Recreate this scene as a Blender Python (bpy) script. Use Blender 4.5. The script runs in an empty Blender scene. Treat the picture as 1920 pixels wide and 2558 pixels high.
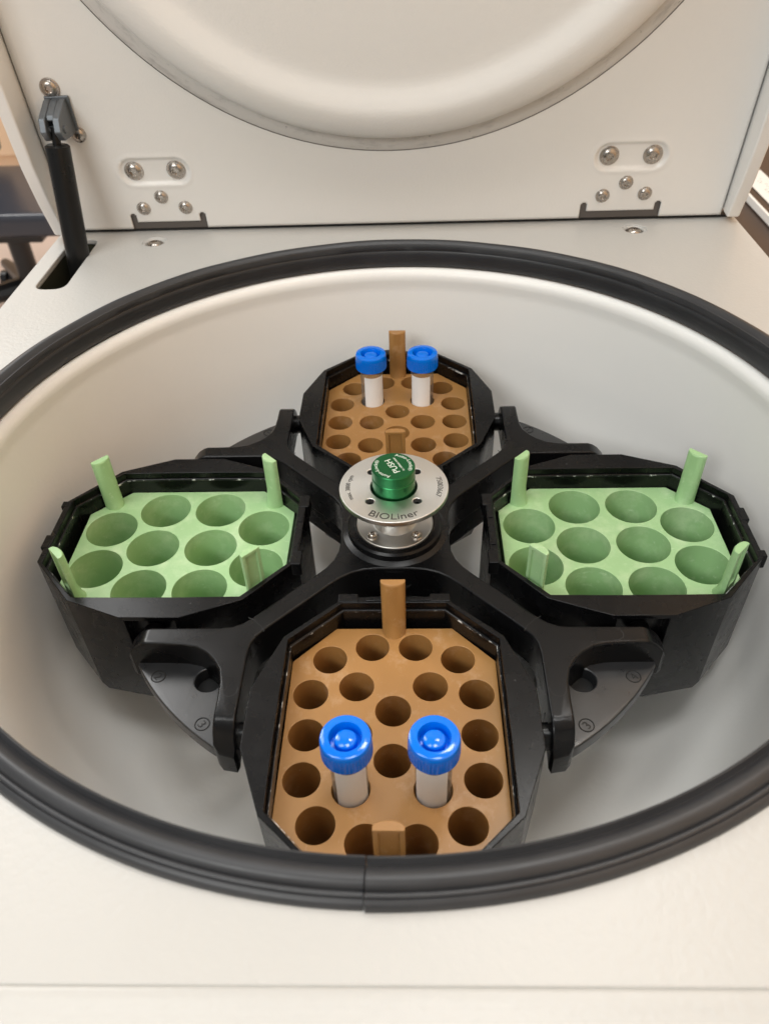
import bpy, bmesh, math, random
from mathutils import Vector, Matrix
random.seed(7)
R = math.radians
S = 0.001                                   # geometry below is written in millimetres
sc = bpy.context.scene
COL = sc.collection

# ------------------------------------------------------------------ camera
PITCH, YAW, ROLL = R(41.44709), R(-2.35501), R(-2.30337)
fw = Vector((math.sin(YAW)*math.cos(PITCH), math.cos(YAW)*math.cos(PITCH), -math.sin(PITCH)))
rt = Vector((math.cos(YAW), -math.sin(YAW), 0)); up = rt.cross(fw)
rt2 = rt*math.cos(ROLL) + up*math.sin(ROLL); up2 = -rt*math.sin(ROLL) + up*math.cos(ROLL)
cd = bpy.data.cameras.new('camera'); cam = bpy.data.objects.new('camera', cd); COL.objects.link(cam)
M = Matrix((rt2, up2, -fw)).transposed().to_4x4(); M.translation = Vector((.00804, -.3362, .23442))
cam.matrix_world = M
cd.sensor_fit = 'VERTICAL'; cd.sensor_height = 36; cd.lens = 1942.175*36/2558
cd.clip_start = .01; cd.clip_end = 60
cd.dof.use_dof = True; cd.dof.focus_distance = .44; cd.dof.aperture_fstop = 13
sc.camera = cam

# ------------------------------------------------------------------ room light
w = bpy.data.worlds.new('World'); sc.world = w; w.use_nodes = True
nt = w.node_tree; bg = nt.nodes['Background']
tc = nt.nodes.new('ShaderNodeTexCoord'); sp = nt.nodes.new('ShaderNodeSeparateXYZ'); cr = nt.nodes.new('ShaderNodeValToRGB')
mr = nt.nodes.new('ShaderNodeMapRange'); mr.inputs['From Min'].default_value = -1
nt.links.new(tc.outputs['Generated'], sp.inputs[0]); nt.links.new(sp.outputs['Z'], mr.inputs['Value']); nt.links.new(mr.outputs[0], cr.inputs[0])
cr.color_ramp.elements[0].color = (.565, .57, .555, 1); cr.color_ramp.elements[1].color = (.79, .80, .79, 1)
nt.links.new(cr.outputs[0], bg.inputs[0]); bg.inputs[1].default_value = .56
def area(name, loc, target, sx, sy, power, color):
    l = bpy.data.lights.new(name, 'AREA'); l.shape = 'RECTANGLE'; l.size = sx; l.size_y = sy; l.energy = power; l.color = color
    o = bpy.data.objects.new(name, l); COL.objects.link(o); o.location = loc
    o.rotation_euler = (Vector(target)-Vector(loc)).to_track_quat('-Z', 'Y').to_euler(); return o
area('ceiling_or_fill_lamp', (-1.15, 1.4, 1.9), (0, 0, -.1), 1.2, .8, 24, (1, .995, .985))
area('ceiling_or_fill_lamp', (-.8, -.3, 1.9), (0, 0, -.05), .45, .9, 12, (.99, 1, .98))
area('ceiling_or_fill_lamp', (.45, .75, 2.0), (0, -.1, -.05), .5, .3, 14, (1, .98, .94))
area('ceiling_or_fill_lamp', (-1.0, -1.9, 1.5), (0, .25, .1), 1.2, .6, 36, (.995, 1, .98))
area('ceiling_or_fill_lamp', (-2.4, 2.4, 2.3), (-1.5, 2.0, -.8), 1.2, .6, 60, (1, .99, .96))  # unseen fill lamp, added to brighten the chair and floor at the back
area('ceiling_or_fill_lamp', (.2, -.25, 2.1), (0, 0, -.1), .5, .5, 14, (1, 1, .985))
sc.view_settings.view_transform = 'Standard'; sc.view_settings.look = 'None'; sc.view_settings.exposure = -.36; sc.view_settings.gamma = 1

# ------------------------------------------------------------------ materials
def mat(name, color, rough=.5, metal=0, bump=0, bscale=300, var=0, vscale=40, spec=.5, scuff=None, coat=0, aniso=0, bdetail=3, bdist=.0004):
    m = bpy.data.materials.new(name); m.use_nodes = True; n = m.node_tree; b = n.nodes['Principled BSDF']
    b.inputs['Base Color'].default_value = (*color, 1); b.inputs['Roughness'].default_value = rough; b.inputs['Metallic'].default_value = metal
    b.inputs['Specular IOR Level'].default_value = spec; b.inputs['Coat Weight'].default_value = coat; b.inputs['Anisotropic'].default_value = aniso
    co = n.nodes.new('ShaderNodeTexCoord')
    last = None
    if var:
        t = n.nodes.new('ShaderNodeTexNoise'); t.inputs['Scale'].default_value = vscale; t.inputs['Detail'].default_value = 5
        n.links.new(co.outputs['Object'], t.inputs['Vector'])
        mx = n.nodes.new('ShaderNodeMixRGB'); mx.inputs[1].default_value = (*[c*(1-var) for c in color], 1); mx.inputs[2].default_value = (*[min(1, c*(1+var)) for c in color], 1)
        n.links.new(t.outputs['Fac'], mx.inputs[0]); last = mx.outputs[0]
        rr = n.nodes.new('ShaderNodeMapRange'); rr.inputs['To Min'].default_value = max(0, rough-.08); rr.inputs['To Max'].default_value = rough+.08
        n.links.new(t.outputs['Fac'], rr.inputs['Value']); n.links.new(rr.outputs[0], b.inputs['Roughness'])
    for (scol, sscale, lo, hi, stretch) in (scuff or []):
        mp = n.nodes.new('ShaderNodeMapping'); mp.inputs['Scale'].default_value = stretch
        n.links.new(co.outputs['Object'], mp.inputs['Vector'])
        t = n.nodes.new('ShaderNodeTexNoise'); t.inputs['Scale'].default_value = sscale; t.inputs['Detail'].default_value = 8; t.inputs['Roughness'].default_value = .7
        n.links.new(mp.outputs[0], t.inputs['Vector'])
        r2 = n.nodes.new('ShaderNodeMapRange'); r2.inputs['From Min'].default_value = lo; r2.inputs['From Max'].default_value = hi
        n.links.new(t.outputs['Fac'], r2.inputs['Value'])
        mx = n.nodes.new('ShaderNodeMixRGB'); mx.inputs[2].default_value = (*scol, 1)
        if last: n.links.new(last, mx.inputs[1])
        else: mx.inputs[1].default_value = (*color, 1)
        n.links.new(r2.outputs[0], mx.inputs[0]); last = mx.outputs[0]
    if last: n.links.new(last, b.inputs['Base Color'])
    if bump:
        t = n.nodes.new('ShaderNodeTexNoise'); t.inputs['Scale'].default_value = bscale; t.inputs['Detail'].default_value = bdetail
        n.links.new(co.outputs['Object'], t.inputs['Vector'])
        bp = n.nodes.new('ShaderNodeBump'); bp.inputs['Strength'].default_value = bump; bp.inputs['Distance'].default_value = bdist
        n.links.new(t.outputs['Fac'], bp.inputs['Height']); n.links.new(bp.outputs[0], b.inputs['Normal'])
    return m
PAINT = mat('cream_powder_coat', (.495, .490, .468), .36, bump=.4, bscale=380, bdist=.0005, var=.015, vscale=9, scuff=[((.42, .38, .30), 90, .775, .80, (1, 1, 1))])
PAINT_LIT = mat('cream_powder_coat_lit', (.79, .778, .750), .34, bump=.3, bscale=500, var=.02, vscale=6)  # same cream paint as the deck, lightened to offset weaker light on the lid
BOWL = mat('chamber_paint', (.88, .872, .842), .38, bump=.2, bscale=350, var=.02, vscale=12, scuff=[((.55, .53, .50), 45, .73, .80, (1, 1, .35)), ((.35, .33, .3), 130, .775, .80, (1, 1, 1))])
RUBBER = mat('black_rubber', (.030, .031, .034), .42, bump=.12, bscale=900, var=.25, vscale=60, scuff=[((.35, .35, .34), 420, .76, .80, (1, 1, 1))])
BUCKET = mat('black_bucket_plastic', (.0035, .0035, .004), .27, spec=.26, bump=.04, bscale=700, var=.3, vscale=80, scuff=[((.16, .16, .17), 300, .66, .78, (1, 1, 1))])
ROTOR = mat('black_rotor_coating', (.0045, .0045, .005), .28, spec=.28, bump=.08, bscale=900, var=.25, vscale=50, scuff=[((.25, .25, .25), 350, .74, .80, (1, 1, 1))])
WEBM = mat('worn_black_web_coating', (.018, .019, .021), .30, spec=.75, bump=.06, bscale=260, var=.3, vscale=120, bdetail=8)
GREEN = mat('green_plastic', (.36, .585, .285), .40, bump=.08, bscale=500, var=.05, vscale=30, scuff=[((.62, .78, .50), 45, .48, .85, (1, 1, 1)), ((.66, .80, .56), 200, .60, .75, (.4, 1.4, 1)), ((.20, .34, .12), 400, .72, .77, (1, 1, 1))])
BROWN = mat('brown_plastic', (.375, .190, .058), .38, bump=.12, bscale=450, var=.15, vscale=35,
            scuff=[((.60, .42, .27), 70, .55, .95, (1, 1, 1)), ((.66, .52, .38), 700, .64, .74, (.12, 1, 1)), ((.85, .78, .68), 480, .70, .76, (1, 1, 1))])
BLUE = mat('blue_cap_plastic', (.0, .175, .80), .11)
LABEL = mat('white_tube_label', (.93, .93, .925), .45)
STEEL = mat('brushed_steel', (.74, .73, .70), .40, metal=1, bump=.02, bscale=600, var=.03, vscale=60, aniso=.6)
SCREW = mat('screw_steel', (.45, .41, .37), .28, metal=1, bump=.1, bscale=900, var=.2, vscale=300)
KNOB = mat('green_anodised_aluminium', (.022, .16, .055), .30, metal=.85, var=.0, vscale=90, aniso=.5)
DARK = mat('mark_and_shade_black', (.006, .006, .006), .6)  # near-black for seams and marks, and for shade put into gaps and holes
STRUT = mat('black_strut_paint', (.006, .006, .006), .30, spec=.35, var=.2, vscale=50)
ZINC = mat('grey_bracket_metal', (.14, .155, .17), .42, metal=.5, bump=.1, bscale=400, var=.12, vscale=90)
HINGE = mat('grey_hinge_metal', (.13, .115, .105), .5, metal=.3)
INK = mat('engraving_ink', (.05, .045, .04), .5)
WHITEINK = mat('white_lettering', (.75, .85, .75), .5)
SCUFF = mat('scuffed_dome_edge', (.62, .60, .57), .45, bump=.15, bscale=500, scuff=[((.30, .29, .28), 110, .52, .80, (.3, .3, 3.5)), ((.10, .10, .10), 420, .64, .70, (.4, .4, 2))])
LEATHER = mat('black_chair_leather', (.035, .038, .050), .30, bump=.3, bscale=120)
CHAIRP = mat('black_chair_plastic', (.012, .012, .013), .35)
TILE = mat('beige_floor_tile', (.70, .56, .48), .4, var=.08, vscale=3)
TAN = mat('tan_cabinet_laminate', (.86, .64, .44), .5, var=.05, vscale=2)
PEACH = mat('peach_wall_paint', (.92, .64, .40), .6, var=.03, vscale=4)
WOOD = mat('dark_brown_desk_laminate', (.050, .030, .021), .45, var=.2, vscale=30)
PAPER = mat('white_paper', (.82, .80, .76), .7)
def tube_mat():
    m = bpy.data.materials.new('clear_tube_plastic'); m.use_nodes = True; n = m.node_tree
    n.nodes.clear(); o = n.nodes.new('ShaderNodeOutputMaterial'); mx = n.nodes.new('ShaderNodeMixShader')
    t = n.nodes.new('ShaderNodeBsdfTransparent'); t.inputs[0].default_value = (.90, .90, .89, 1)
    g = n.nodes.new('ShaderNodeBsdfPrincipled'); g.inputs['Base Color'].default_value = (.35, .35, .35, 1); g.inputs['Roughness'].default_value = .12
    lw = n.nodes.new('ShaderNodeLayerWeight'); lw.inputs[0].default_value = .35
    mr = n.nodes.new('ShaderNodeMapRange'); mr.inputs['To Min'].default_value = .06; mr.inputs['To Max'].default_value = .6
    n.links.new(lw.outputs['Facing'], mr.inputs['Value']); n.links.new(mr.outputs[0], mx.inputs[0])
    n.links.new(t.outputs[0], mx.inputs[1]); n.links.new(g.outputs[0], mx.inputs[2]); n.links.new(mx.outputs[0], o.inputs[0])
    return m
CLEAR = tube_mat()
WEAR = mat('worn_white_edge', (.008, .008, .009), .35, scuff=[((.75, .76, .74), 180, .56, .62, (1, 1, 1))])

# ------------------------------------------------------------------ helpers
def tag(o, label=None, cat=None, group=None, kind=None):
    if label: o['label'] = label
    if cat: o['category'] = cat
    if group: o['group'] = group
    if kind: o['kind'] = kind
    return o
def empty(name, loc=(0, 0, 0), rz=0):
    o = bpy.data.objects.new(name, None); o.empty_display_size = .02; COL.objects.link(o)
    o.location = Vector(loc)*S; o.rotation_euler = (0, 0, rz); return o
def finish(name, me, m, parent=None, bevel=0, smooth=35, seg=2, loc=None, wn=False):
    me.name = name
    if m: me.materials.clear(); me.materials.append(m)
    if smooth:
        for f in me.polygons: f.use_smooth = True
        me.set_sharp_from_angle(angle=R(smooth))
    o = bpy.data.objects.new(name, me); COL.objects.link(o)
    if parent: o.parent = parent
    if loc: o.location = Vector(loc)*S
    if bevel:
        b = o.modifiers.new('bevel', 'BEVEL'); b.width = bevel*S; b.segments = seg; b.limit_method = 'ANGLE'; b.angle_limit = R(28); b.harden_normals = True
    if wn:
        q_ = o.modifiers.new('normals', 'WEIGHTED_NORMAL'); q_.keep_sharp = True; q_.weight = 80
    return o
def raw(vs, fs):
    me = bpy.data.meshes.new('mesh'); me.from_pydata([(v[0]*S, v[1]*S, v[2]*S) for v in vs], [], fs); me.validate(); me.update()
    bm = bmesh.new(); bm.from_mesh(me); bmesh.ops.recalc_face_normals(bm, faces=bm.faces); bm.to_mesh(me); bm.free(); return me
class G:                                   # geometry collector, millimetres
    def __init__(s): s.v = []; s.f = []
    def add(s, vs, fs): k = len(s.v); s.v += [tuple(v) for v in vs]; s.f += [tuple(i+k for i in f) for f in fs]; return s
    def box(s, x0, x1, y0, y1, z0, z1, M=None):
        vs = [(x, y, z) for z in (z0, z1) for y in (y0, y1) for x in (x0, x1)]
        if M: vs = [M @ Vector(v) for v in vs]
        return s.add(vs, [(0, 2, 3, 1), (4, 5, 7, 6), (0, 1, 5, 4), (2, 6, 7, 3), (0, 4, 6, 2), (1, 3, 7, 5)])
    def lathe(s, prof, n=48, a0=0, a1=2*math.pi, M=None, cap=False):
        closed = abs(a1-a0-2*math.pi) < 1e-6; m = n if closed else n+1; vs = []
        for i in range(m):
            a = a0+(a1-a0)*i/n; c, q = math.cos(a), math.sin(a); vs += [(r*c, r*q, z) for r, z in prof]
        if M: vs = [M @ Vector(v) for v in vs]
        k = len(prof); fs = []
        for i in range(n):
            j = (i+1) % m
            for t in range(k-1): fs.append((i*k+t, j*k+t, j*k+t+1, i*k+t+1))
        if cap and not closed: fs += [tuple(range(k)), tuple(n*k+t for t in range(k))[::-1]]
        return s.add(vs, fs)
    def prism(s, pts, z0, z1, pts0=None):
        n = len(pts); p0 = pts0 or pts
        return s.add([(x, y, z0) for x, y in p0]+[(x, y, z1) for x, y in pts],
                     [tuple(range(n))[::-1], tuple(range(n, 2*n))]+[(i, (i+1) % n, n+(i+1) % n, n+i) for i in range(n)])
    def tube(s, a, b, r, n=20, r2=None):
        a, b = Vector(a), Vector(b); d = b-a; q = d.to_track_quat('Z', 'Y').to_matrix().to_4x4(); q.translation = a; L = d.length; r2 = r if r2 is None else r2
        return s.lathe([(0, 0), (r, 0), (r2, L), (0, L)], n, M=q)
    def mesh(s):
        me = raw(s.v, s.f); bm = bmesh.new(); bm.from_mesh(me); bmesh.ops.remove_doubles(bm, verts=bm.verts, dist=1e-6)
        bmesh.ops.recalc_face_normals(bm, faces=bm.faces); bm.to_mesh(me); bm.free(); return me
    def obj(s, name, m, parent=None, **k): return finish(name, s.mesh(), m, parent, **k)
def rr(pts):                               # smooth a polyline of (x, y, radius) corners into points
    out = []; n = len(pts)
    for i, p in enumerate(pts):
        r = p[2] if len(p) > 2 else 0
        if not r: out.append((p[0], p[1])); continue
        a = Vector(pts[i-1][:2]); b = Vector(p[:2]); c = Vector(pts[(i+1) % n][:2])
        u = (a-b).normalized(); v = (c-b).normalized(); ang = u.angle(v); t = min(r/math.tan(ang/2), .49*(a-b).length, .49*(c-b).length)
        p0 = b+u*t; p1 = b+v*t; k = 6
        for j in range(k+1):
            q = j/k; out.append(tuple(p0*(1-q)**2+b*2*q*(1-q)+p1*q*q))
    return out
def circ(cx, cy, r, n=36): return [(cx+r*math.cos(2*math.pi*i/n), cy+r*math.sin(2*math.pi*i/n)) for i in range(n)]
def plate(outer, holes, z0, z1, edge=0):   # filled 2-D curve with holes, extruded between two heights
    cu = bpy.data.curves.new('c', 'CURVE'); cu.dimensions = '2D'; cu.fill_mode = 'BOTH'
    cu.extrude = (z1-z0)/2*S-edge*S; cu.bevel_depth = edge*S; cu.bevel_resolution = 2; cu.offset = -edge*S
    for lp in [outer]+holes:
        sp_ = cu.splines.new('POLY'); sp_.points.add(len(lp)-1)
        for i, (x, y) in enumerate(lp): sp_.points[i].co = (x*S, y*S, 0, 1)
        sp_.use_cyclic_u = True
    o = bpy.data.objects.new('c', cu); COL.objects.link(o); dg = bpy.context.evaluated_depsgraph_get()
    me = bpy.data.meshes.new_from_object(o.evaluated_get(dg)); bpy.data.objects.remove(o); bpy.data.curves.remove(cu)
    me.transform(Matrix.Translation((0, 0, (z0+z1)/2*S)))
    bm = bmesh.new(); bm.from_mesh(me); bmesh.ops.remove_doubles(bm, verts=bm.verts, dist=2e-6); bmesh.ops.recalc_face_normals(bm, faces=bm.faces); bm.to_mesh(me); bm.free()
    return me
def text_verts(body, size):
    cu = bpy.data.curves.new('t', 'FONT'); cu.body = body; cu.size = size*S; cu.align_x = 'CENTER'; cu.align_y = 'BOTTOM_BASELINE'; cu.extrude = .04*S; cu.resolution_u = 4
    o = bpy.data.objects.new('t', cu); COL.objects.link(o); dg = bpy.context.evaluated_depsgraph_get()
    me = bpy.data.meshes.new_from_object(o.evaluated_get(dg)); bpy.data.objects.remove(o); bpy.data.curves.remove(cu); return me
def text_arc(name, body, size, r, mid, z, m, parent, outward=True, sx=1):
    """lettering set along a circle of radius r (mm) about the origin, centred on angle mid"""
    me = text_verts(body, size)
    for v in me.vertices:
        x, y = v.co.x/S*sx, v.co.y/S
        if outward: a = mid-x/r; rad = r+y
        else: a = mid+x/r; rad = r-y
        v.co = Vector((rad*math.cos(a)*S, rad*math.sin(a)*S, z*S+v.co.z))
    return finish(name, me, m, parent, smooth=0)
def text_flat(name, body, size, M4, m, parent, sx=1):
    me = text_verts(body, size)
    for v in me.vertices: v.co.x *= sx
    me.transform(M4); return finish(name, me, m, parent, smooth=0)
def dup(o, parent):                        # linked copy of a part and its sub-parts
    c = o.copy(); COL.objects.link(c); c.parent = parent
    for ch in o.children: dup(ch, c)
    return c
def copy_thing(o):
    c = o.copy(); COL.objects.link(c)
    for ch in o.children: dup(ch, c)
    return c

# ------------------------------------------------------------------ room: floor, walls
ZD = -5
def slab(name, x0, x1, y0, y1, z0, z1, m): return tag(G().box(x0, x1, y0, y1, z0, z1).obj(name, m), kind='structure')
floor = plate([(-4500, -2500), (3000, -2500), (3000, 3600), (-4500, 3600)], [], -840, -820)
tag(finish('floor', floor, TILE), kind='structure')
slab('wall_back', -4500, 3000, 3500, 3600, -819, 1700, TAN)
slab('wall_right', 620, 660, -2500, 3490, -819, 1700, PEACH)
# grout lines are recessed strips of darker colour in the floor material
n = TILE.node_tree; b = n.nodes['Principled BSDF']; co = n.nodes.new('ShaderNodeTexCoord'); br = n.nodes.new('ShaderNodeTexBrick')
br.inputs['Scale'].default_value = 1; br.inputs['Mortar Size'].default_value = .004; br.inputs['Brick Width'].default_value = .3; br.inputs['Row Height'].default_value = .3; br.offset = 0
br.inputs['Color1'].default_value = (.72, .60, .53, 1); br.inputs['Color2'].default_value = (.69, .57, .50, 1); br.inputs['Mortar'].default_value = (.5, .42, .37, 1)
n.links.new(co.outputs['Object'], br.inputs['Vector']); n.links.new(br.outputs['Color'], b.inputs['Base Color'])

cab = empty('base_cabinet', (-2100, 3200, -820)); tag(cab, 'tan laminate cabinet with flat doors against the far wall, behind the office chair', 'cabinet')
G().box(-700, 1300, -100, 290, 0, 980).obj('carcass', TAN, cab, bevel=3)
for i in range(5):
    G().box(-690+i*400, -300+i*400, -122, -102, 60, 960).obj('door', TAN, cab, bevel=4)
    G().box(-340+i*400, -325+i*400, -150, -124, 800, 930).obj('handle', SCREW, cab, bevel=3)

# office chair, left, behind the centrifuge
ch = empty('office_chair', (-1040, 1715, -820), 0); tag(ch, 'black padded swivel office chair standing on the beige floor left of the centrifuge', 'chair')
def cushion(name, cx, cy, cz, hx, hy, hz, parent, tilt=0):
    bm = bmesh.new(); bmesh.ops.create_cube(bm, size=2); bmesh.ops.scale(bm, vec=(hx*S, hy*S, hz*S), verts=bm.verts)
    me = bpy.data.meshes.new(name); bm.to_mesh(me); bm.free(); me.materials.append(LEATHER)
    for f in me.polygons: f.use_smooth = True
    o = bpy.data.objects.new(name, me); COL.objects.link(o); o.parent = parent; o.location = Vector((cx, cy, cz))*S; o.rotation_euler = (tilt, 0, 0)
    bv = o.modifiers.new('b', 'BEVEL'); bv.width = min(hx, hy, hz)*.55*S; bv.segments = 3
    ss = o.modifiers.new('s', 'SUBSURF'); ss.levels = 2; ss.render_levels = 2; return o
cushion('seat', 0, 0, 350, 290, 195, 30, ch)
cushion('backrest', -255, 215, 660, 200, 35, 250, ch, R(-8))
G().box(-235, -195, 180, 225, 300, 520).obj('back_bracket', CHAIRP, ch, bevel=4)
G().tube((0, 0, 110), (0, 0, 290), 28).obj('gas_column', CHAIRP, ch)
G().box(-110, 110, -90, 90, 268, 294).obj('seat_plate', CHAIRP, ch, bevel=5)
G().tube((60, 0, 280), (240, -60, 270), 8).obj('lever', CHAIRP, ch)
for k in range(5):
    a = R(72*k+128); e = (285*math.cos(a), 285*math.sin(a)); lg = G()
    lg.tube((0, 0, 115), (e[0], e[1], 82), 30, 10, 15).obj('leg', CHAIRP, ch)
    cs = G().tube((e[0]-24, e[1], 30), (e[0]-4, e[1], 30), 29, 20); cs.tube((e[0]+4, e[1], 30), (e[0]+24, e[1], 30), 29, 20); cs.tube((e[0], e[1], 40), (e[0], e[1], 85), 8, 10)
    cs.obj('caster', CHAIRP, ch, bevel=2)

# things to the right of the centrifuge
dk = empty('side_desk', (450, 500, -880)); tag(dk, 'dark brown laminate desk beside the right edge of the centrifuge', 'desk')
G().box(-40, 160, -1200, 500, 700, 730).obj('desk_top', WOOD, dk, bevel=2)
G().box(-38, 158, -1190, 490, 60, 698).obj('pedestal', WOOD, dk, bevel=2)
st = empty('document_tray', (450, 500, -148)); tag(st, 'flat dark brown document tray with a thin white rim on the side desk', 'tray')
G().box(7, 62, -1000, 362, 0, 8).obj('tray_base', WOOD, st, bevel=.6)
G().box(3, 6.6, -1000, 362, 0, 9.5).obj('tray_rim', PAPER, st, bevel=.4)
pa = empty('handwritten_note', (450, 500, -139)); tag(pa, 'white paper sheet with dark handwriting lying on the document tray', 'paper')
G().box(18, 50, -1000, 290, 0, .5).obj('sheet', PAPER, pa)
sg = G(); x = 0
for k in range(46):
    yy = 270-k*11+random.uniform(-1, 1); xx = 34+random.uniform(-2, 2)
    for j in range(3):
        a = (xx+random.uniform(-4, 4), yy+random.uniform(-3, 3)); bb = (a[0]+random.uniform(-4, 4), a[1]+random.uniform(-4, 4)); d = Vector((bb[0]-a[0], bb[1]-a[1])).normalized()*.35
        sg.add([(a[0]-d.y, a[1]+d.x, .56), (a[0]+d.y, a[1]-d.x, .56), (bb[0]+d.y, bb[1]-d.x, .56), (bb[0]-d.y, bb[1]+d.x, .56)], [(0, 1, 2, 3)])
sg.obj('handwriting', INK, pa, smooth=0)['kind'] = 'stuff'

# ------------------------------------------------------------------ centrifuge housing
cf = empty('centrifuge', (0, 0, 0)); tag(cf, 'cream benchtop centrifuge with its lid raised and round chamber open', 'centrifuge')
XL, XR, YF, YB = -269, 267.5, -262.5, 289
slot_w = rr([(-256, 178, 9), (-234, 178, 9), (-234, 266, 9), (-256, 266, 9)])
deck = plate(rr([(XL, YF, 6), (XR, YF, 6), (XR, YB, 2), (XL, YB, 2)]), [circ(0, 0, 238, 160), slot_w, circ(-188, 258, 9), circ(185, 261, 9)], -9, ZD, .8)
finish('top_deck', deck, PAINT, cf, wn=True)
sh = G()
for x0, x1, y0, y1 in ((XL+1, XL+7, YF+4, YB), (XR-7, XR-1, YF+4, YB), (XL+7.2, XR-7.2, YB-7, YB-1)): sh.box(x0, x1, y0, y1, -340, -9.2)
sh.obj('side_shell', PAINT, cf, bevel=.8)
fr = G(); prof = [(-262, -9.5), (-262.2, -5.9), (-262.9, -5.25), (-264, -5.05), (-267.5, -5.3), (-268.8, -5.7), (-270, -5.6), (-276, -7.0), (-290, -13), (-305, -30), (-315, -60), (-322, -340)]
vs = [(x, y, z) for x in (XL+1, XR-1) for y, z in prof]; k = len(prof)
fr.add(vs, [(i, i+1, k+i+1, k+i) for i in range(k-1)]); fr.obj('front_panel', PAINT, cf, smooth=60)
for x in (XL+1, XR-7):
    G().box(x, x+6, -300, YF+3.8, -340, -32).obj('front_cheek', PAINT, cf)
for sx, sy in ((-188, 258), (185, 261)):
    G().lathe([(9.3, ZD-.7), (8.6, ZD-.35), (7.6, ZD-.6), (7.0, ZD-1.2), (6.7, ZD-2), (0, ZD-2)], 40, M=Matrix.Translation((sx, sy, 0))).obj('screw_dimple', PAINT, cf, smooth=60)
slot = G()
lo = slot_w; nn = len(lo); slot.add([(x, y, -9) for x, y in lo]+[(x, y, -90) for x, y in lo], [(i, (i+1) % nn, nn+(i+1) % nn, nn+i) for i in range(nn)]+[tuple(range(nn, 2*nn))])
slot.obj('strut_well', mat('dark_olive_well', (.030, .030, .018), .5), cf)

bowl = [(233.0, -19.5), (231.4, -18.3), (229.0, -18.6), (226.6, -20.4), (225.4, -23.4), (225.3, -27), (226.1, -31), (225.9, -36), (224.2, -60), (222.5, -95), (219, -130), (213, -155), (203, -175), (188, -190), (165, -199), (120, -203), (60, -204), (0, -204)]
bw = G().lathe([(236, -26), (234.5, -21)]+bowl, 200).obj('chamber_bowl', BOWL, cf, smooth=60)
# rubber gasket, an open ring whose two ends meet at the front
gp = [(232.2, -17.4), (230.6, -17.2), (229.2, -12.5), (228.5, -8), (228.2, -5.2), (228.8, -4.5), (228.1, -3.9), (228.2, -1.0), (228.6, .1), (229.3, .35), (229.8, -.3), (230.2, -1.9), (230.7, -2.2), (231.6, -1.0), (233.6, .9), (235.2, 1.45), (236.6, 1.1), (237.8, 0.0),
      (238.2, -.8), (238.5, -1.6), (238.9, -1.1), (239.7, -.9), (240.3, -1.2), (240.6, -2.0), (240.9, -1.55), (241.8, -1.9), (242.6, -2.8), (243.0, -4.0), (243.1, -5.4), (237.6, -5.6), (236.5, -12), (235, -17.4)]
a0 = R(-91.55); gk = G(); n_ = 240; kk = len(gp); vs = []
for i in range(n_+1):
    t = i/n_; a = a0+R(.06)+(2*math.pi-R(.12))*t
    e = math.exp(-t*40)*.5-math.exp(-(1-t)*40)*.35; wob = .10*math.sin(9*a)+.07*math.sin(23*a+1)
    for r, z in gp: q = 1 if z > -4 else 0; vs.append(((r+e*.6+wob*.5)*math.cos(a), (r+e*.6+wob*.5)*math.sin(a), z+(e+wob)*q))
fs = [(i*kk+t, (i+1)*kk+t, (i+1)*kk+(t+1) % kk, i*kk+(t+1) % kk) for i in range(n_) for t in range(kk)]
fs += [tuple(range(kk)), tuple(n_*kk+t for t in range(kk))[::-1]]
gk.add(vs, fs); gk.obj('rubber_gasket', RUBBER, cf, smooth=50)

# ------------------------------------------------------------------ lid (local x right, y up the lid, z towards the viewer)
T = R(8); lid_o = empty('_', (0, 0, 0)); bpy.data.objects.remove(lid_o)
LX0, LX1, LTOP = -257.5, 254.8, 572
def stadium(x, y, cx, cy, hw, r):
    dx = max(abs(x-cx)-hw, 0); return math.hypot(dx, y-cy)-r
def lid_h(x, y):
    d = min(stadium(x, y, -180, 44, 16.5, 9.2), stadium(x, y, 176, 46, 16.5, 9.2)); t = max(0, min(1, (1.6-d)/3.2)); t = t*t*(3-2*t)
    rim = math.exp(-((d-2.2)/1.6)**2)*.35
    return -1.9*t+rim
lg = G(); xs = []; x = LX0
while x < LX1-.01:
    xs.append(x); fine = (-225 < x < -135) or (130 < x < 222); x += 1.0 if fine else 6.0
xs.append(LX1); ys = [-2.0, 0.0]+[1.6+1.0*i for i in range(68)]+[80, 140, 250, 400, LTOP]
def cut(x, y):
    for c0, c1 in ((-206, -151), (147, 204)):
        for c in (c0, c1):
            if abs(x-c) < 2.1 and y < 9 or math.hypot(x-c, y-8.6) < 2.2: return True
        if c0 <= x <= c1 and y < 4.0: return True
    return False
idx = {}; vv = []; ff = []
for j, y in enumerate(ys):
    for i, x in enumerate(xs): idx[i, j] = len(vv); vv.append((x, y, lid_h(x, y) if y < 70 else 0))
for j in range(len(ys)-1):
    for i in range(len(xs)-1):
        if not cut((xs[i]+xs[i+1])/2, (ys[j]+ys[j+1])/2): ff.append((idx[i, j], idx[i+1, j], idx[i+1, j+1], idx[i, j+1]))
me = raw(vv, ff); bm = bmesh.new(); bm.from_mesh(me)
bmesh.ops.reverse_faces(bm, faces=[f for f in bm.faces if f.normal.z < 0]); bm.to_mesh(me); bm.free()
lid = finish('lid', me, PAINT_LIT, cf, smooth=60)
lid.rotation_mode = 'QUATERNION'
Rm = Matrix(((1, 0, 0), (0, -math.sin(T), -math.cos(T)), (0, math.cos(T), -math.sin(T))))
lid.rotation_quaternion = Rm.to_quaternion(); lid.location = (0, .27739, 0)
sol = lid.modifiers.new('thick', 'SOLIDIFY'); sol.thickness = 1.5*S; sol.offset = -1
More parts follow.
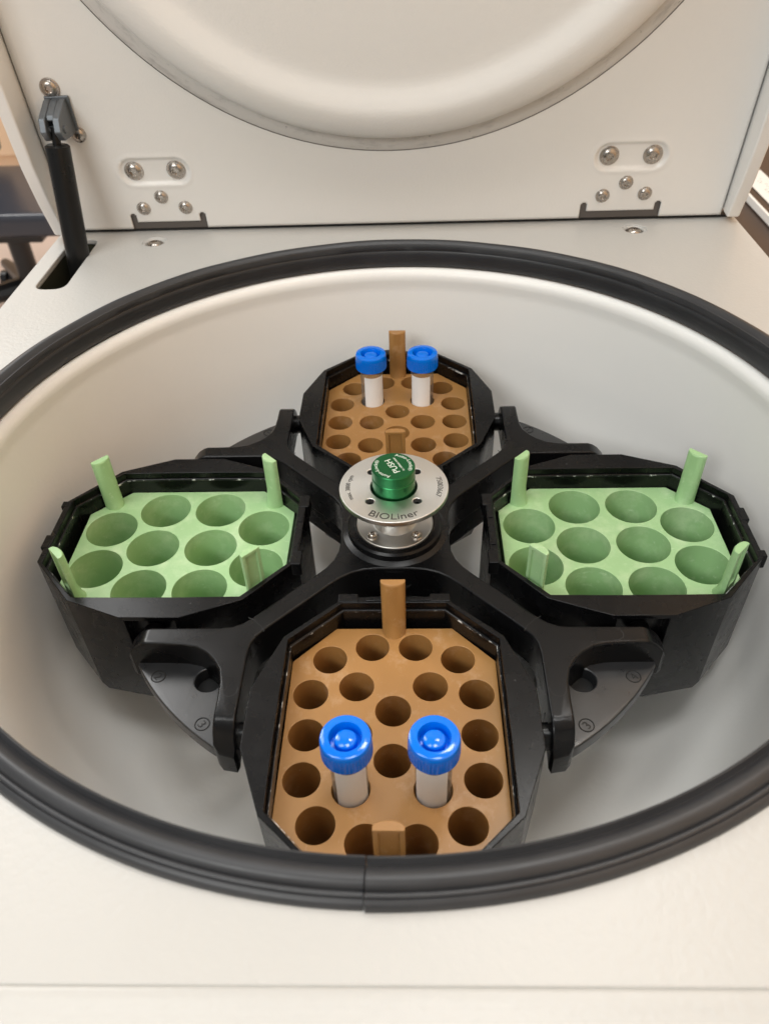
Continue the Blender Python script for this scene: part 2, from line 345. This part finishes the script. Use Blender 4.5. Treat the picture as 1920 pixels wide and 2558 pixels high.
# outer skirt of the lid: side walls that stand forward of the panel, and the back shell
sk = G()
def skirt(x0, x1, d0, d1):
    vs = []
    for x in (x0, x1):
        for y, d in ((.4, d0*.46), (30, d0*.76), (60, d0*.95), (200, d1), (LTOP+12, d1)): vs += [(x, y, d)]
        for y in (LTOP+12, 200, 60, 30, .4): vs += [(x, y, -30)]
    n = 10; sk.add(vs, [tuple(range(n)), tuple(range(n, 2*n))[::-1]]+[(i, (i+1) % n, n+(i+1) % n, n+i) for i in range(n)])
skirt(-268.5, -258.8, 26, 28); sk.obj('lid_skirt', PAINT_LIT, lid, bevel=1.6, seg=3)
sk = G(); skirt(256.2, 266, 20, 22); sk.obj('lid_skirt', PAINT_LIT, lid, bevel=1.6, seg=3)
G().box(-258.7, 256.1, 0, LTOP+12, -32, -28).obj('lid_back', PAINT_LIT, lid)
G().box(-258.7, 256.1, LTOP+1, LTOP+12, -27.9, 24).obj('lid_front_lip', PAINT_LIT, lid, bevel=2)
G().box(-258.6, 256, .8, LTOP, -10, -6).obj('lid_liner', DARK, lid)
dome_c = (-1, 298)
outer = [(243.2, -.2), (242.2, .3), (240.5, 1.2), (236.5, 2.4), (232.6, 3.4)]
inner = [(232.6, 3.4), (231.4, 4.6), (230.0, 8), (227.5, 12), (223.5, 15.2), (218, 17.0), (213, 17.7), (209.5, 17.6), (206.5, 16.9), (201, 14.9), (196.5, 13.1), (193, 12.2), (188.5, 11.8), (180, 11.7), (120, 9.9), (0, 9.8)]
Md = Matrix.Translation((dome_c[0], dome_c[1], 0))
G().lathe(outer, 160, M=Md).obj('dome_edge', SCUFF, lid, smooth=50)
G().lathe(inner, 160, M=Md).obj('lid_dome', PAINT_LIT, lid, smooth=60)
G().lathe([(243.3, .1), (242.9, .4), (242.5, .1)], 160, M=Md).obj('dome_seam', mat('dark_seam', (.13, .12, .11), .6), lid)
for c0, c1 in ((-206, -151), (147, 204)): G().box(c0-3, c1+3, -3, 10.5, -5, -2.2).obj('hinge_leaf', HINGE, lid)

G().box(XL+2, XR-2, 280.5, 288.6, -4.9, -3.2).obj('gap_shade_strip', DARK, cf)  # dark strip added to stand for the shade in the hinge gap
# screws: button head with a washer rim and a six-lobed socket
def screw_mesh(r, torx=True):
    g = G(); prof = [(r, -1.0), (r, .2), (r*.96, .5), (r*.80, .6), (r*.76, 1.0), (r*.62, 2.0), (r*.42, 2.55)]; n = 48; vs = []
    prof2 = prof+[(r*.40, 2.55), (r*.36, 1.1), (0, 1.1)]
    for i in range(n):
        a = 2*math.pi*i/n
        for q, (rad, z) in enumerate(prof2):
            if torx and q in (7, 8): rad *= 1-.22*(.5-.5*math.cos(6*a))
            vs.append((rad*math.cos(a), rad*math.sin(a), z))
    k = len(prof2); g.add(vs, [(i*k+t, ((i+1) % n)*k+t, ((i+1) % n)*k+t+1, i*k+t+1) for i in range(n) for t in range(k-1)])
    return g.mesh()
SM = finish('screw', screw_mesh(7.2), SCREW, lid, smooth=40); SM.location = Vector((-196, 44, -1.7))*S; SM.scale = (1, 1, 1)
def put_screw(x, y, z, s, parent=lid):
    c = SM.copy(); COL.objects.link(c); c.parent = parent; c.location = Vector((x, y, z))*S; c.scale = (s, s, s); c.rotation_euler = (0, 0, random.uniform(0, 1)); return c
for x, y, z, s in ((-164, 44, -1.7, 1), (160, 46, -1.7, 1), (192, 46, -1.7, 1), (-180, 24, .4, .74), (-196, 15, .4, .74), (-163, 15, .4, .74), (176, 26, .4, .74), (160, 16, .4, .74), (192, 17, .4, .74), (-238, 105, .8, .95), (-228.5, 73, .8, .8)):
    put_screw(x, y, z, s)
for sx, sy in ((-188, 258), (185, 261)): put_screw(sx, sy, ZD-2.0, .92, cf)

# gas strut on the left
bk = G()                                    # clevis bracket in lid coordinates
def bpt(x, y, h): return (x, y, h)
side = [(99, 1), (99, 6), (94, 24), (86, 28), (79, 24), (76, 10), (76, 1)]
for x0, x1 in ((-243.5, -238.8), (-233.6, -228.6)):
    n = len(side); bk.add([(x0, y, h) for y, h in side]+[(x1, y, h) for y, h in side], [tuple(range(n)), tuple(range(n, 2*n))[::-1]]+[(i, (i+1) % n, n+(i+1) % n, n+i) for i in range(n)])
pr_ = [(98.6, .6), (98.6, 6.6), (94.5, 20), (91.5, 21.5), (87, 12), (86, .6)]; n = 6
bk.add([(-238.9, y, h) for y, h in pr_]+[(-233.5, y, h) for y, h in pr_], [tuple(range(n)), tuple(range(n, 2*n))[::-1]]+[(i, (i+1) % n, n+(i+1) % n, n+i) for i in range(n)])
bk.box(-243.9, -226.4, 74, 100.2, .2, 2.4)
bk.obj('strut_bracket', ZINC, lid, bevel=.8)
G().tube((-245, 85, 20), (-227.6, 85, 20), 2.6).obj('bracket_pin', ZINC, lid, bevel=.4)
def lidw(x, y, h): return Vector((0, 277.39, 0))+Rm @ Vector((x, y, h))
P0 = lidw(-236.2, 85, 20); P1 = Vector((-245.5, 226, -75)); d = (P1-P0).normalized()
stt = G().tube(P0-d*2, P0+d*20, 3.0).obj('strut_rod', STRUT, cf)
q = d.to_track_quat('Z', 'Y').to_matrix().to_4x4(); q.translation = P0+d*9.5; L = (P1-P0).length
G().lathe([(0, 0), (7.2, 0), (8.6, 1.2), (8.6, L-14), (0, L-14)], 40, M=q).obj('strut_sleeve', STRUT, cf, smooth=40)

# ------------------------------------------------------------------ rotor
PHI = R(-.34)
ro = empty('rotor', (0, 0, -120), PHI); tag(ro, 'black four-armed swing-out rotor with steel lock disc and green push button', 'rotor')
ZO = 120                                    # children are written in chamber heights, shifted by ZO
def RZ(me): me.transform(Matrix.Translation((0, 0, ZO*S))); return me
ZA = -77
pocket = [(0, -31.5), (9, -31.5), (17, -32.3), (24, -34.6), (30, -38.5), (36, -44.0), (43, -51.2), (60, -68), (66.5, -74.6), (70.6, -79.5), (72.8, -84.5), (73.5, -90), (73.5, -138.5), (74.6, -140.8)]
pocketL = [(-x, y) for x, y in pocket[1:]][::-1]
fork = [(81.5, -139.8), (84.0, -137.2), (84.3, -132), (84.3, -118), (84.8, -108), (86.6, -100.5), (90.5, -94.5)]      # outer fork edge, lower half (mirror about the diagonal)
quarter = pocketL+pocket+fork+[(-y, -x) for x, y in fork][::-1]
def rot90(pts, k):
    c, s_ = [(1, 0), (0, 1), (-1, 0), (0, -1)][k]; return [(c*x-s_*y, s_*x+c*y) for x, y in pts]
outline = []
for k in range(4): outline += rot90(quarter, k)
cross = plate(outline, [circ(0, 0, 21, 48)], -101, ZA, 1.3)
bm = bmesh.new(); bm.from_mesh(cross)
for t in (127, 130, 133.5, 137):
    for ax in (0, 1):
        for sg_ in (-1, 1):
            co_ = [0, 0, 0]; co_[ax] = sg_*t*S; no_ = [0, 0, 0]; no_[ax] = sg_
            bmesh.ops.bisect_plane(bm, geom=bm.verts[:]+bm.edges[:]+bm.faces[:], plane_co=co_, plane_no=no_)
def lerp(t, tab):
    for (a_, b_), (c_, d_) in zip(tab, tab[1:]):
        if t <= c_: return b_+(d_-b_)*max(0, t-a_)/(c_-a_)
    return tab[-1][1]
for v in bm.verts:
    t = max(abs(v.co.x), abs(v.co.y))/S
    if v.co.z > -.09: v.co.z -= lerp(t, [(0, 0), (127, 0), (130, 1.0), (133.5, 3.4), (137, 7.5), (141.6, 16)])*S
    else: v.co.z -= lerp(t, [(0, 0), (127, 0), (133.5, 2), (141.6, 5)])*S
bm.to_mesh(cross); bm.free()
finish('rotor_cross', RZ(cross), ROTOR, ro, smooth=40, wn=True)
# deeper arm ribs under the cross, and fork tips
for k in range(4):
    g = G(); a = R(45+90*k); Ma = Matrix.Rotation(a, 4, 'Z')
    g.add([Ma @ Vector(v) for v in [(24, -5.0, -101), (96, -5.0, -101), (96, 5.0, -101), (24, 5.0, -101), (24, -4.6, -118), (86, -4.6, -118), (86, 4.6, -118), (24, 4.6, -118)]],
          [(0, 1, 2, 3), (7, 6, 5, 4), (0, 4, 5, 1), (1, 5, 6, 2), (2, 6, 7, 3), (3, 7, 4, 0)])
    finish('arm_rib', RZ(g.mesh()), ROTOR, ro, bevel=1)
# moulded seams across each fork, as fine recessed dark lines
def ribbon(pts, w_, z, g):
    k0 = len(g.v); L_ = []
    for i, p in enumerate(pts):
        a_ = Vector(pts[max(0, i-1)]); b_ = Vector(pts[min(len(pts)-1, i+1)]); d_ = (b_-a_).normalized(); L_ += [(p[0]-d_.y*w_, p[1]+d_.x*w_, z), (p[0]+d_.y*w_, p[1]-d_.x*w_, z)]
    g.add(L_, [(2*i, 2*i+1, 2*i+3, 2*i+2) for i in range(len(pts)-1)])
g = G()
jarc = [(74.9, -111.5), (75.3, -114.2), (76.6, -116.0), (78.9, -116.8), (81.2, -116.0), (82.5, -114.2), (82.9, -111.5)]
arms_ = [(67.0, -76.6), (69.0, -73.0), (71.2, -71.2), (73.0, -69.0), (76.6, -67.0)]
for pts_ in (jarc, [(-y, -x) for x, y in jarc], arms_):
    g = G(); ribbon(pts_, .22, ZA+.03, g); me = RZ(g.mesh())
    for k in range(4):
        o = finish('fork_seam', me, DARK, ro, smooth=0); o.rotation_euler = (0, 0, R(90*k))
# web plates with hole and number marks
web = [(82, -84), (82, -137), (88.2, -132.9)]
arc = [(159.5*math.cos(R(t)), 159.5*math.sin(R(t))) for t in [x_*1.0 for x_ in range(-56, -33, 2)]]
webo = [(80, -80), (80, -134.5), (85.6, -134.5)]+arc[:]+[(134.5, -85.6), (134.5, -80)]
def webz(): return plate(webo, [circ(95.3, -95.3, 7.0, 36)], -101.5, -93, .9)
wb = finish('web_plate', RZ(webz()), WEBM, ro, smooth=40, wn=True)
def marks(parent, na, nb, k):
    # circles with the bucket numbers beside each fork branch
    for (cx, cy), t in (((93, -122), na), ((121.5, -93.5), nb)):
        g = G().lathe([(3.9, .0), (3.75, .32), (3.35, .32), (3.2, 0)], 36, M=Matrix.Translation((cx, cy, -93+ZO))); g.obj('number_ring', DARK, parent)
        text_flat('number', t, 6.2, Matrix.Translation((cx*S, cy*S, (-92.85+ZO)*S)) @ Matrix.Rotation(R(45), 4, 'Z') @ Matrix.Translation((0, -2.2*S, 0)), DARK, parent)
webs = [wb]
for k in (1, 2, 3):
    c = wb.copy(); COL.objects.link(c); c.rotation_euler = (0, 0, R(90*k)); webs.append(c)
# k=0 front right (front bucket 3, right bucket 4), 1 rear right, 2 rear left, 3 front left
for wbk in webs: G().lathe([(0, -100.5+ZO), (7.6, -100.5+ZO)], 36, M=Matrix.Translation((95.3, -95.3, 0))).obj('hole_shade_disc', DARK, wbk)  # dark discs added so each web hole reads as full shade
for wbk, (na, nb) in zip(webs, (('3', '4'), ('4', '1'), ('1', '2'), ('2', '3'))): marks(wbk, na, nb, 0)
# trunnion pins
for k in range(4):
    for sx in (-1, 1):
        a = R(90*k); g = G().tube((sx*74.5, -129.4, -91), (sx*63.5, -129.4, -91), 6.5, 28)
        me = RZ(g.mesh()); me.transform(Matrix.Rotation(a, 4, 'Z')); finish('trunnion_pin', me, ROTOR, ro, bevel=.8)
# hub
finish('hub_ring', RZ(G().lathe([(22.6, -86), (22.6, -71.6), (23.4, -70.8), (26.2, -70.8), (27.4, -72), (27.6, -75.6), (30.6, -76.9), (32, -80)], 96).mesh()), ROTOR, ro, smooth=40)
finish('hub_skirt', RZ(G().lathe([(33, -90), (31, -101), (30, -125), (18, -140), (18, -200), (0, -200)], 64).mesh()), ROTOR, ro)
hub = finish('steel_hub', RZ(G().lathe([(22.4, -74), (22.4, -71), (21.9, -70.4), (13.4, -70.4), (12.4, -70), (12.0, -69), (11.8, -52), (12.4, -49.5), (14, -47.2), (14, -46.6)], 96).mesh()), STEEL, ro, smooth=40)
for sx, sy in ((-1, -1), (1, -1), (1, 1), (-1, 1)):
    c = SM.copy(); COL.objects.link(c); c.parent = hub; c.location = Vector((sx*12.6, sy*12.2, -69.8+ZO))*S; c.scale = (.43, .43, .8)
disc_me = plate(circ(0, 0, 30.6, 128), [circ(0, 0, 13.0, 64)]+[circ(12.9*a, 12.9*b_, 2.35, 24) for a in (-1, 1) for b_ in (-1, 1)], -46.6, -43.4, .5)
disc = finish('lock_disc', RZ(disc_me), STEEL, ro, smooth=40, wn=True)
finish('disc_backing', RZ(G().lathe([(0, -47.0), (24, -47.0), (29, -46.7)], 64).mesh()), DARK, disc)
zt = -43.3+ZO
text_arc('lettering', 'BIOLiner', 6.8, 28.0, R(-90), zt, INK, disc, outward=False, sx=1.18)
text_arc('lettering', '75003667', 4.3, 24.6, R(-2), zt, INK, disc, outward=True, sx=.95)
text_arc('lettering', 'max. 3800 rpm', 3.6, 24.6, R(182), zt, INK, disc, outward=True, sx=.95)
knob = finish('push_button', RZ(G().lathe([(0, -29.0), (11.5, -29.0), (12.05, -29.6), (12.05, -35.0), (11.7, -35.4), (11.7, -35.9), (12.05, -36.3), (12.05, -46.8)], 96).mesh()), KNOB, ro, smooth=40)
zk = -28.95+ZO
ta = R(117)
text_arc('lettering', 'Auto-Lock\u00ae', 2.9, 8.7, R(30), zk, WHITEINK, knob, outward=True, sx=1.15)
text_arc('lettering', 'Auto-Lock\u00ae', 2.9, 8.7, R(206), zk, WHITEINK, knob, outward=True, sx=1.15)
text_flat('lettering', 'PUSH', 5.2, Matrix.Rotation(ta, 4, 'Z') @ Matrix.Translation((0, -1.2*S, zk*S)), WHITEINK, knob, sx=1.05)
text_flat('lettering', 'to release rotor', 2.1, Matrix.Rotation(ta, 4, 'Z') @ Matrix.Translation((0, -3.9*S, zk*S)), WHITEINK, knob, sx=.95)

# ------------------------------------------------------------------ swing buckets (local x outward from the rotor axis, y sideways)
RB = 129.4; BZ = -75
bo = empty('swing_bucket', (0, 0, 0))
o12 = [(75, -26), (75, 26), (48, 56), (16, 68.5), (-16, 68.5), (-48, 56), (-75, 26), (-75, -26), (-48, -56), (-16, -68.5), (16, -68.5), (48, -56)]
i12 = [(71.2, -27.5), (71.2, 27.5), (46, 53.6), (16, 54), (-16, 54), (-46, 53.6), (-70.4, 27.5), (-70.4, -27.5), (-46, -53.6), (-16, -54), (16, -54), (46, -53.6)]
l12 = [(x*.982, y*.978) for x, y in i12]
lowz = [-152, -152, -149, -122, -122, -149, -152, -152, -149, -122, -122, -149]
bot = [(70, -24), (70, 24), (47, 53.5), (16, 60), (-16, 60), (-47, 53.5), (-70, 24), (-70, -24), (-47, -53.5), (-16, -60), (16, -60), (47, -53.5)]
g = G(); V = []
V += [(x, y, -158) for x, y in bot]; V += [(x, y, z) for (x, y), z in zip(o12, lowz)]; V += [(x, y, BZ) for x, y in o12]
V += [(x, y, BZ) for x, y in i12]; V += [(x, y, BZ-5.0) for x, y in i12]; V += [(x, y, BZ-5.8) for x, y in l12]; V += [(x, y, -150) for x, y in l12]
F = [tuple(range(12))[::-1], tuple(range(72, 84))]
for L_ in range(6):
    for i in range(12):
        if L_ == 1 and i in (3, 9): continue
        F.append((L_*12+i, L_*12+(i+1) % 12, (L_+1)*12+(i+1) % 12, (L_+1)*12+i))
# pockets for the trunnions in the two side walls
for i in (3, 9):
    sy = 1 if i == 3 else -1; x0, x1 = 13.4*sy, -13.4*sy; y = 68.5*sy; yi = 61*sy; k = len(V)
    fr_ = [(x0, BZ-3, 0), (x1, BZ-3, 0), (x1, -99, 0), (x1*.6, -105, 0), (x0*.6, -105, 0), (x0, -99, 0)]
    V += [(a_, y, z_) for a_, z_, _ in fr_]+[(a_, yi, z_) for a_, z_, _ in fr_]
    A, B, Cc, D = 24+i, 24+(i+1) % 12, 12+(i+1) % 12, 12+i
    F += [(A, B, k+1, k), (B, Cc, k+3, k+2, k+1), (Cc, D, k+4, k+3), (D, A, k, k+5, k+4)]
    F += [(k+j, k+(j+1) % 6, k+6+(j+1) % 6, k+6+j) for j in range(6)]+[tuple(k+6+j for j in range(6))]
g.add(V, F); g.obj('bucket_shell', BUCKET, bo, bevel=.55, seg=2)
we = G(); zz = ((BZ-5.15, 1.0), (BZ-5.75, 1.0))
wl = [(x*.984, y*.981) for x, y in i12]; we.add([(x, y, BZ-4.85) for x, y in wl]+[(x*.996, y*.996, BZ-4.9) for x, y in wl]+[(x*.996, y*.996, BZ-5.9) for x, y in wl], [(r_*12+i, r_*12+(i+1) % 12, (r_+1)*12+(i+1) % 12, (r_+1)*12+i) for r_ in (0, 1) for i in range(12)])
we.obj('ledge_edge', WEAR, bo)
for y0, y1 in ((-30, -19), (19, 30)): G().box(-76.9, -70.9, y0, y1, BZ-9, BZ+.5).obj('clip_ear', BUCKET, bo, bevel=.8)
for y0, y1 in ((-26.5, -21), (4, 15)):
    G().box(72.4, 77.0, y0, y1, BZ-9, BZ+.3).obj('latch_lug', BUCKET, bo, bevel=.7)
for y0, y1 in ((-15, -6), (8, 20)):
    g2 = G().box(-74.2, -71.6, y0, y1, BZ+.05, BZ+.7); g2.obj('clip', BUCKET, bo, bevel=.4)
blab = {0: ('right', 'right black bucket, holding the green rack nearest the right chamber wall'), 1: ('rear', 'far black bucket behind the green button, holding a brown rack and two tubes'),
        2: ('left', 'left black bucket, holding the green rack nearest the gas strut side'), 3: ('front', 'nearest black bucket at the front gasket, holding a brown rack and two tubes')}
def place(o, k):
    a = PHI+R(90*k); o.location = Vector((RB*math.cos(a), RB*math.sin(a), 0))*S; o.rotation_euler = (0, 0, a)
GB = 'swing buckets hanging in the rotor'
for k in range(4):
    o = bo if k == 0 else copy_thing(bo)
    place(o, k); tag(o, blab[k][1], 'bucket', GB)

# ------------------------------------------------------------------ tube racks
oct_ = rr([(65.4, -31, 1), (65.4, 31, 1), (43.5, 52.4, 2), (-43.5, 52.4, 2), (-65.4, 31, 1), (-65.4, -31, 1), (-43.5, -52.4, 2), (43.5, -52.4, 2)])
def tongue(pos, ang, width, height, m, parent):
    """upright grip: convex inner face, flat outer face with a sunk panel; local +x points outward"""
    g = G(); w = width/2; n = 10
    def loop(z, bulge, out):
        pts = [(-bulge*math.cos(math.pi*(j/n-.5))**1.0+0, -w*math.sin(math.pi*(j/n-.5))*-1) for j in range(n+1)]
        return [(x, y, z) for x, y in pts]+[(out, w, z), (out, w*.72, z), (out, -w*.72, z), (out, -w, z)]
    zs = [(-92, 7.6), (-88, 5.4), (-80, 3.4), (-90+height-1.0, 3.2), (-90+height, 2.6)]
    vs = []
    for z, bu in zs: vs += loop(z, bu, 1.6)
    k = n+5; fs = [tuple(range(k))[::-1], tuple((len(zs)-1)*k+j for j in range(k))]
    for t in range(len(zs)-1):
        for j in range(k):
            if j == n+2 and t in (2,): continue
            fs.append((t*k+j, t*k+(j+1) % k, (t+1)*k+(j+1) % k, (t+1)*k+j))
    # sunk panel on the outer face between rows 2 and 3
    a_, b_, c_, d_ = 2*k+n+2, 2*k+n+3, 3*k+n+3, 3*k+n+2; q = len(vs)
    z0, z1 = zs[2][0], zs[3][0]-1.2
    vs += [(1.6, w*.66, z0), (1.6, -w*.66, z0), (1.6, -w*.66, z1), (1.6, w*.66, z1), (.3, w*.6, z0), (.3, -w*.6, z0), (.3, -w*.6, z1-.6), (.3, w*.6, z1-.6)]
    fs += [(a_, b_, q+1, q), (b_, c_, q+2, q+1), (c_, d_, q+3, q+2), (d_, a_, q, q+3), (q, q+1, q+5, q+4), (q+1, q+2, q+6, q+5), (q+2, q+3, q+7, q+6), (q+3, q, q+4, q+7), (q+4, q+5, q+6, q+7)]
    Mt = Matrix.Translation((pos[0], pos[1], 0)) @ Matrix.Rotation(ang, 4, 'Z')
    g.add([Mt @ Vector(v) for v in vs], fs); return g.obj('grip', m, parent, bevel=.35)
def rack(holes, r, m, name, fm=None):
    e = empty(name, (0, 0, 0))
    me = plate(oct_, [circ(x, y, r, 48) for x, y in holes], -147, -90, .35); finish('rack_block', me, m, e, smooth=40, wn=True)
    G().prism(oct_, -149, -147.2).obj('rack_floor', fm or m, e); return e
gh = [(sx*17.63, sy*34.36) for sx in (-1, 1) for sy in (-1, 1)]+[(sx*47.8, sy*17.2) for sx in (-1, 1) for sy in (-1, 1)]+[(-17.65, 0), (17.65, 0)]
gr = rack(gh, 15.7, GREEN, 'tube_rack')
for sx in (-1, 1):
    for sy in (-1, 1): tongue((sx*52.3, sy*40.6), math.atan2(sy*1.0, sx*1.0), 11.5, 36.5, GREEN, gr)
bh = [(sy*44.7, sx*33.1) for sx in (-1, 1) for sy in (-1, 1)]+[(sy*52.6, sx*11.3) for sx in (-1, 1) for sy in (-1, 1)]+[(sy*23.2, sx*41.3) for sx in (-1, 1) for sy in (-1, 1)]
bh += [(sy*27.85, sx*18.5) for sx in (-1, 1) for sy in (-1, 1)]+[(-13.45, 0), (13.45, 0)]+[(0, sx*41.3) for sx in (-1, 1)]+[(0, sx*18.5) for sx in (-1, 1)]
brk = rack(bh, 8.75, BROWN, 'tube_rack', DARK)  # floor blackened to put deep-hole shade into the brown rack
for sx in (-1, 1): tongue((sx*64.2, 0), 0 if sx > 0 else math.pi, 12.6, 38, BROWN, brk)
cst = finish('cast_marking', RZ(text_verts('9083-02', 3.0)), BROWN, brk, smooth=0) if False else None
place(gr, 0); tag(gr, 'light green ten-hole tube rack in the right bucket', 'tube rack', 'green ten-hole tube racks')
g2_ = copy_thing(gr); place(g2_, 2); tag(g2_, 'light green ten-hole tube rack in the left bucket', 'tube rack', 'green ten-hole tube racks')
place(brk, 3); tag(brk, 'scuffed brown twenty-two-hole tube rack in the nearest bucket', 'tube rack', 'brown tube racks')
b2_ = copy_thing(brk); place(b2_, 1); tag(b2_, 'brown twenty-two-hole tube rack in the far bucket behind the green button', 'tube rack', 'brown tube racks')

# ------------------------------------------------------------------ tubes
tb = empty('centrifuge_tube', (0, 0, 0))
CZ = -49.0
G().lathe([(8.1, -58), (8.1, -125), (7.6, -128), (2.5, -145), (0, -146)], 40).obj('tube_body', CLEAR, tb, smooth=40)
cp = G(); NR = 46; n_ = NR*4; prof = [(6.0, CZ-1.9), (6.75, CZ-5.8), (6.9, CZ-.5), (7.15, CZ), (9.9, CZ), (10.6, CZ-.35), (10.95, CZ-1.4), (11.0, CZ-3.0), (11.15, CZ-4.0), (11.2, CZ-10.6), (11.0, CZ-11.2), (9.0, CZ-11.2), (8.4, CZ-10.5)]
dome = [(0, CZ-.75), (1.6, CZ-.82), (3.2, CZ-1.05), (4.3, CZ-1.5), (4.75, CZ-2.1), (4.9, CZ-6.0), (6.6, CZ-6.1)]
full = dome+prof[1:]; vs = []; k = len(full)
for i in range(n_):
    a = 2*math.pi*i/n_; rib = .38*(1 if i % 4 < 2 else 0)
    for q_, (r, z) in enumerate(full):
        if z <= CZ-4.0 and r > 10.9 and z > CZ-11: r -= rib
        vs.append((r*math.cos(a), r*math.sin(a), z))
cp.add(vs, [(i*k+t, ((i+1) % n_)*k+t, ((i+1) % n_)*k+t+1, i*k+t+1) for i in range(n_) for t in range(k-1)])
cp.obj('cap', BLUE, tb, smooth=30)
lb = G().lathe([(8.2, -65.5), (8.2, -112)], 40, a0=R(-146), a1=R(-34)); lb.obj('label', LABEL, tb, smooth=40)
TL = {('f', -1): 'blue-capped tube with white label, front left of the pair in the nearest bucket', ('f', 1): 'blue-capped tube with white label, front right of the pair in the nearest bucket',
      ('r', -1): 'blue-capped tube with white label, left of the pair in the far bucket', ('r', 1): 'blue-capped tube with white label, right of the pair in the far bucket'}
first = True
for key, k in (('f', 3), ('r', 1)):
    for sx in (-1, 1):
        o = tb if first else copy_thing(tb); first = False
        sgn = 1 if k == 1 else -1; x_, y_ = sx*18.5, sgn*(RB+27.85-(1.0 if k == 3 else .3)); c, s_ = math.cos(PHI), math.sin(PHI)
        o.location = Vector((c*x_-s_*y_, s_*x_+c*y_, 0))*S
        o.rotation_euler = (0, 0, R({('f', -1): 14, ('f', 1): -12, ('r', -1): 17, ('r', 1): -14}[key, sx]))
        tag(o, TL[key, sx], 'tube', 'blue-capped centrifuge tubes')
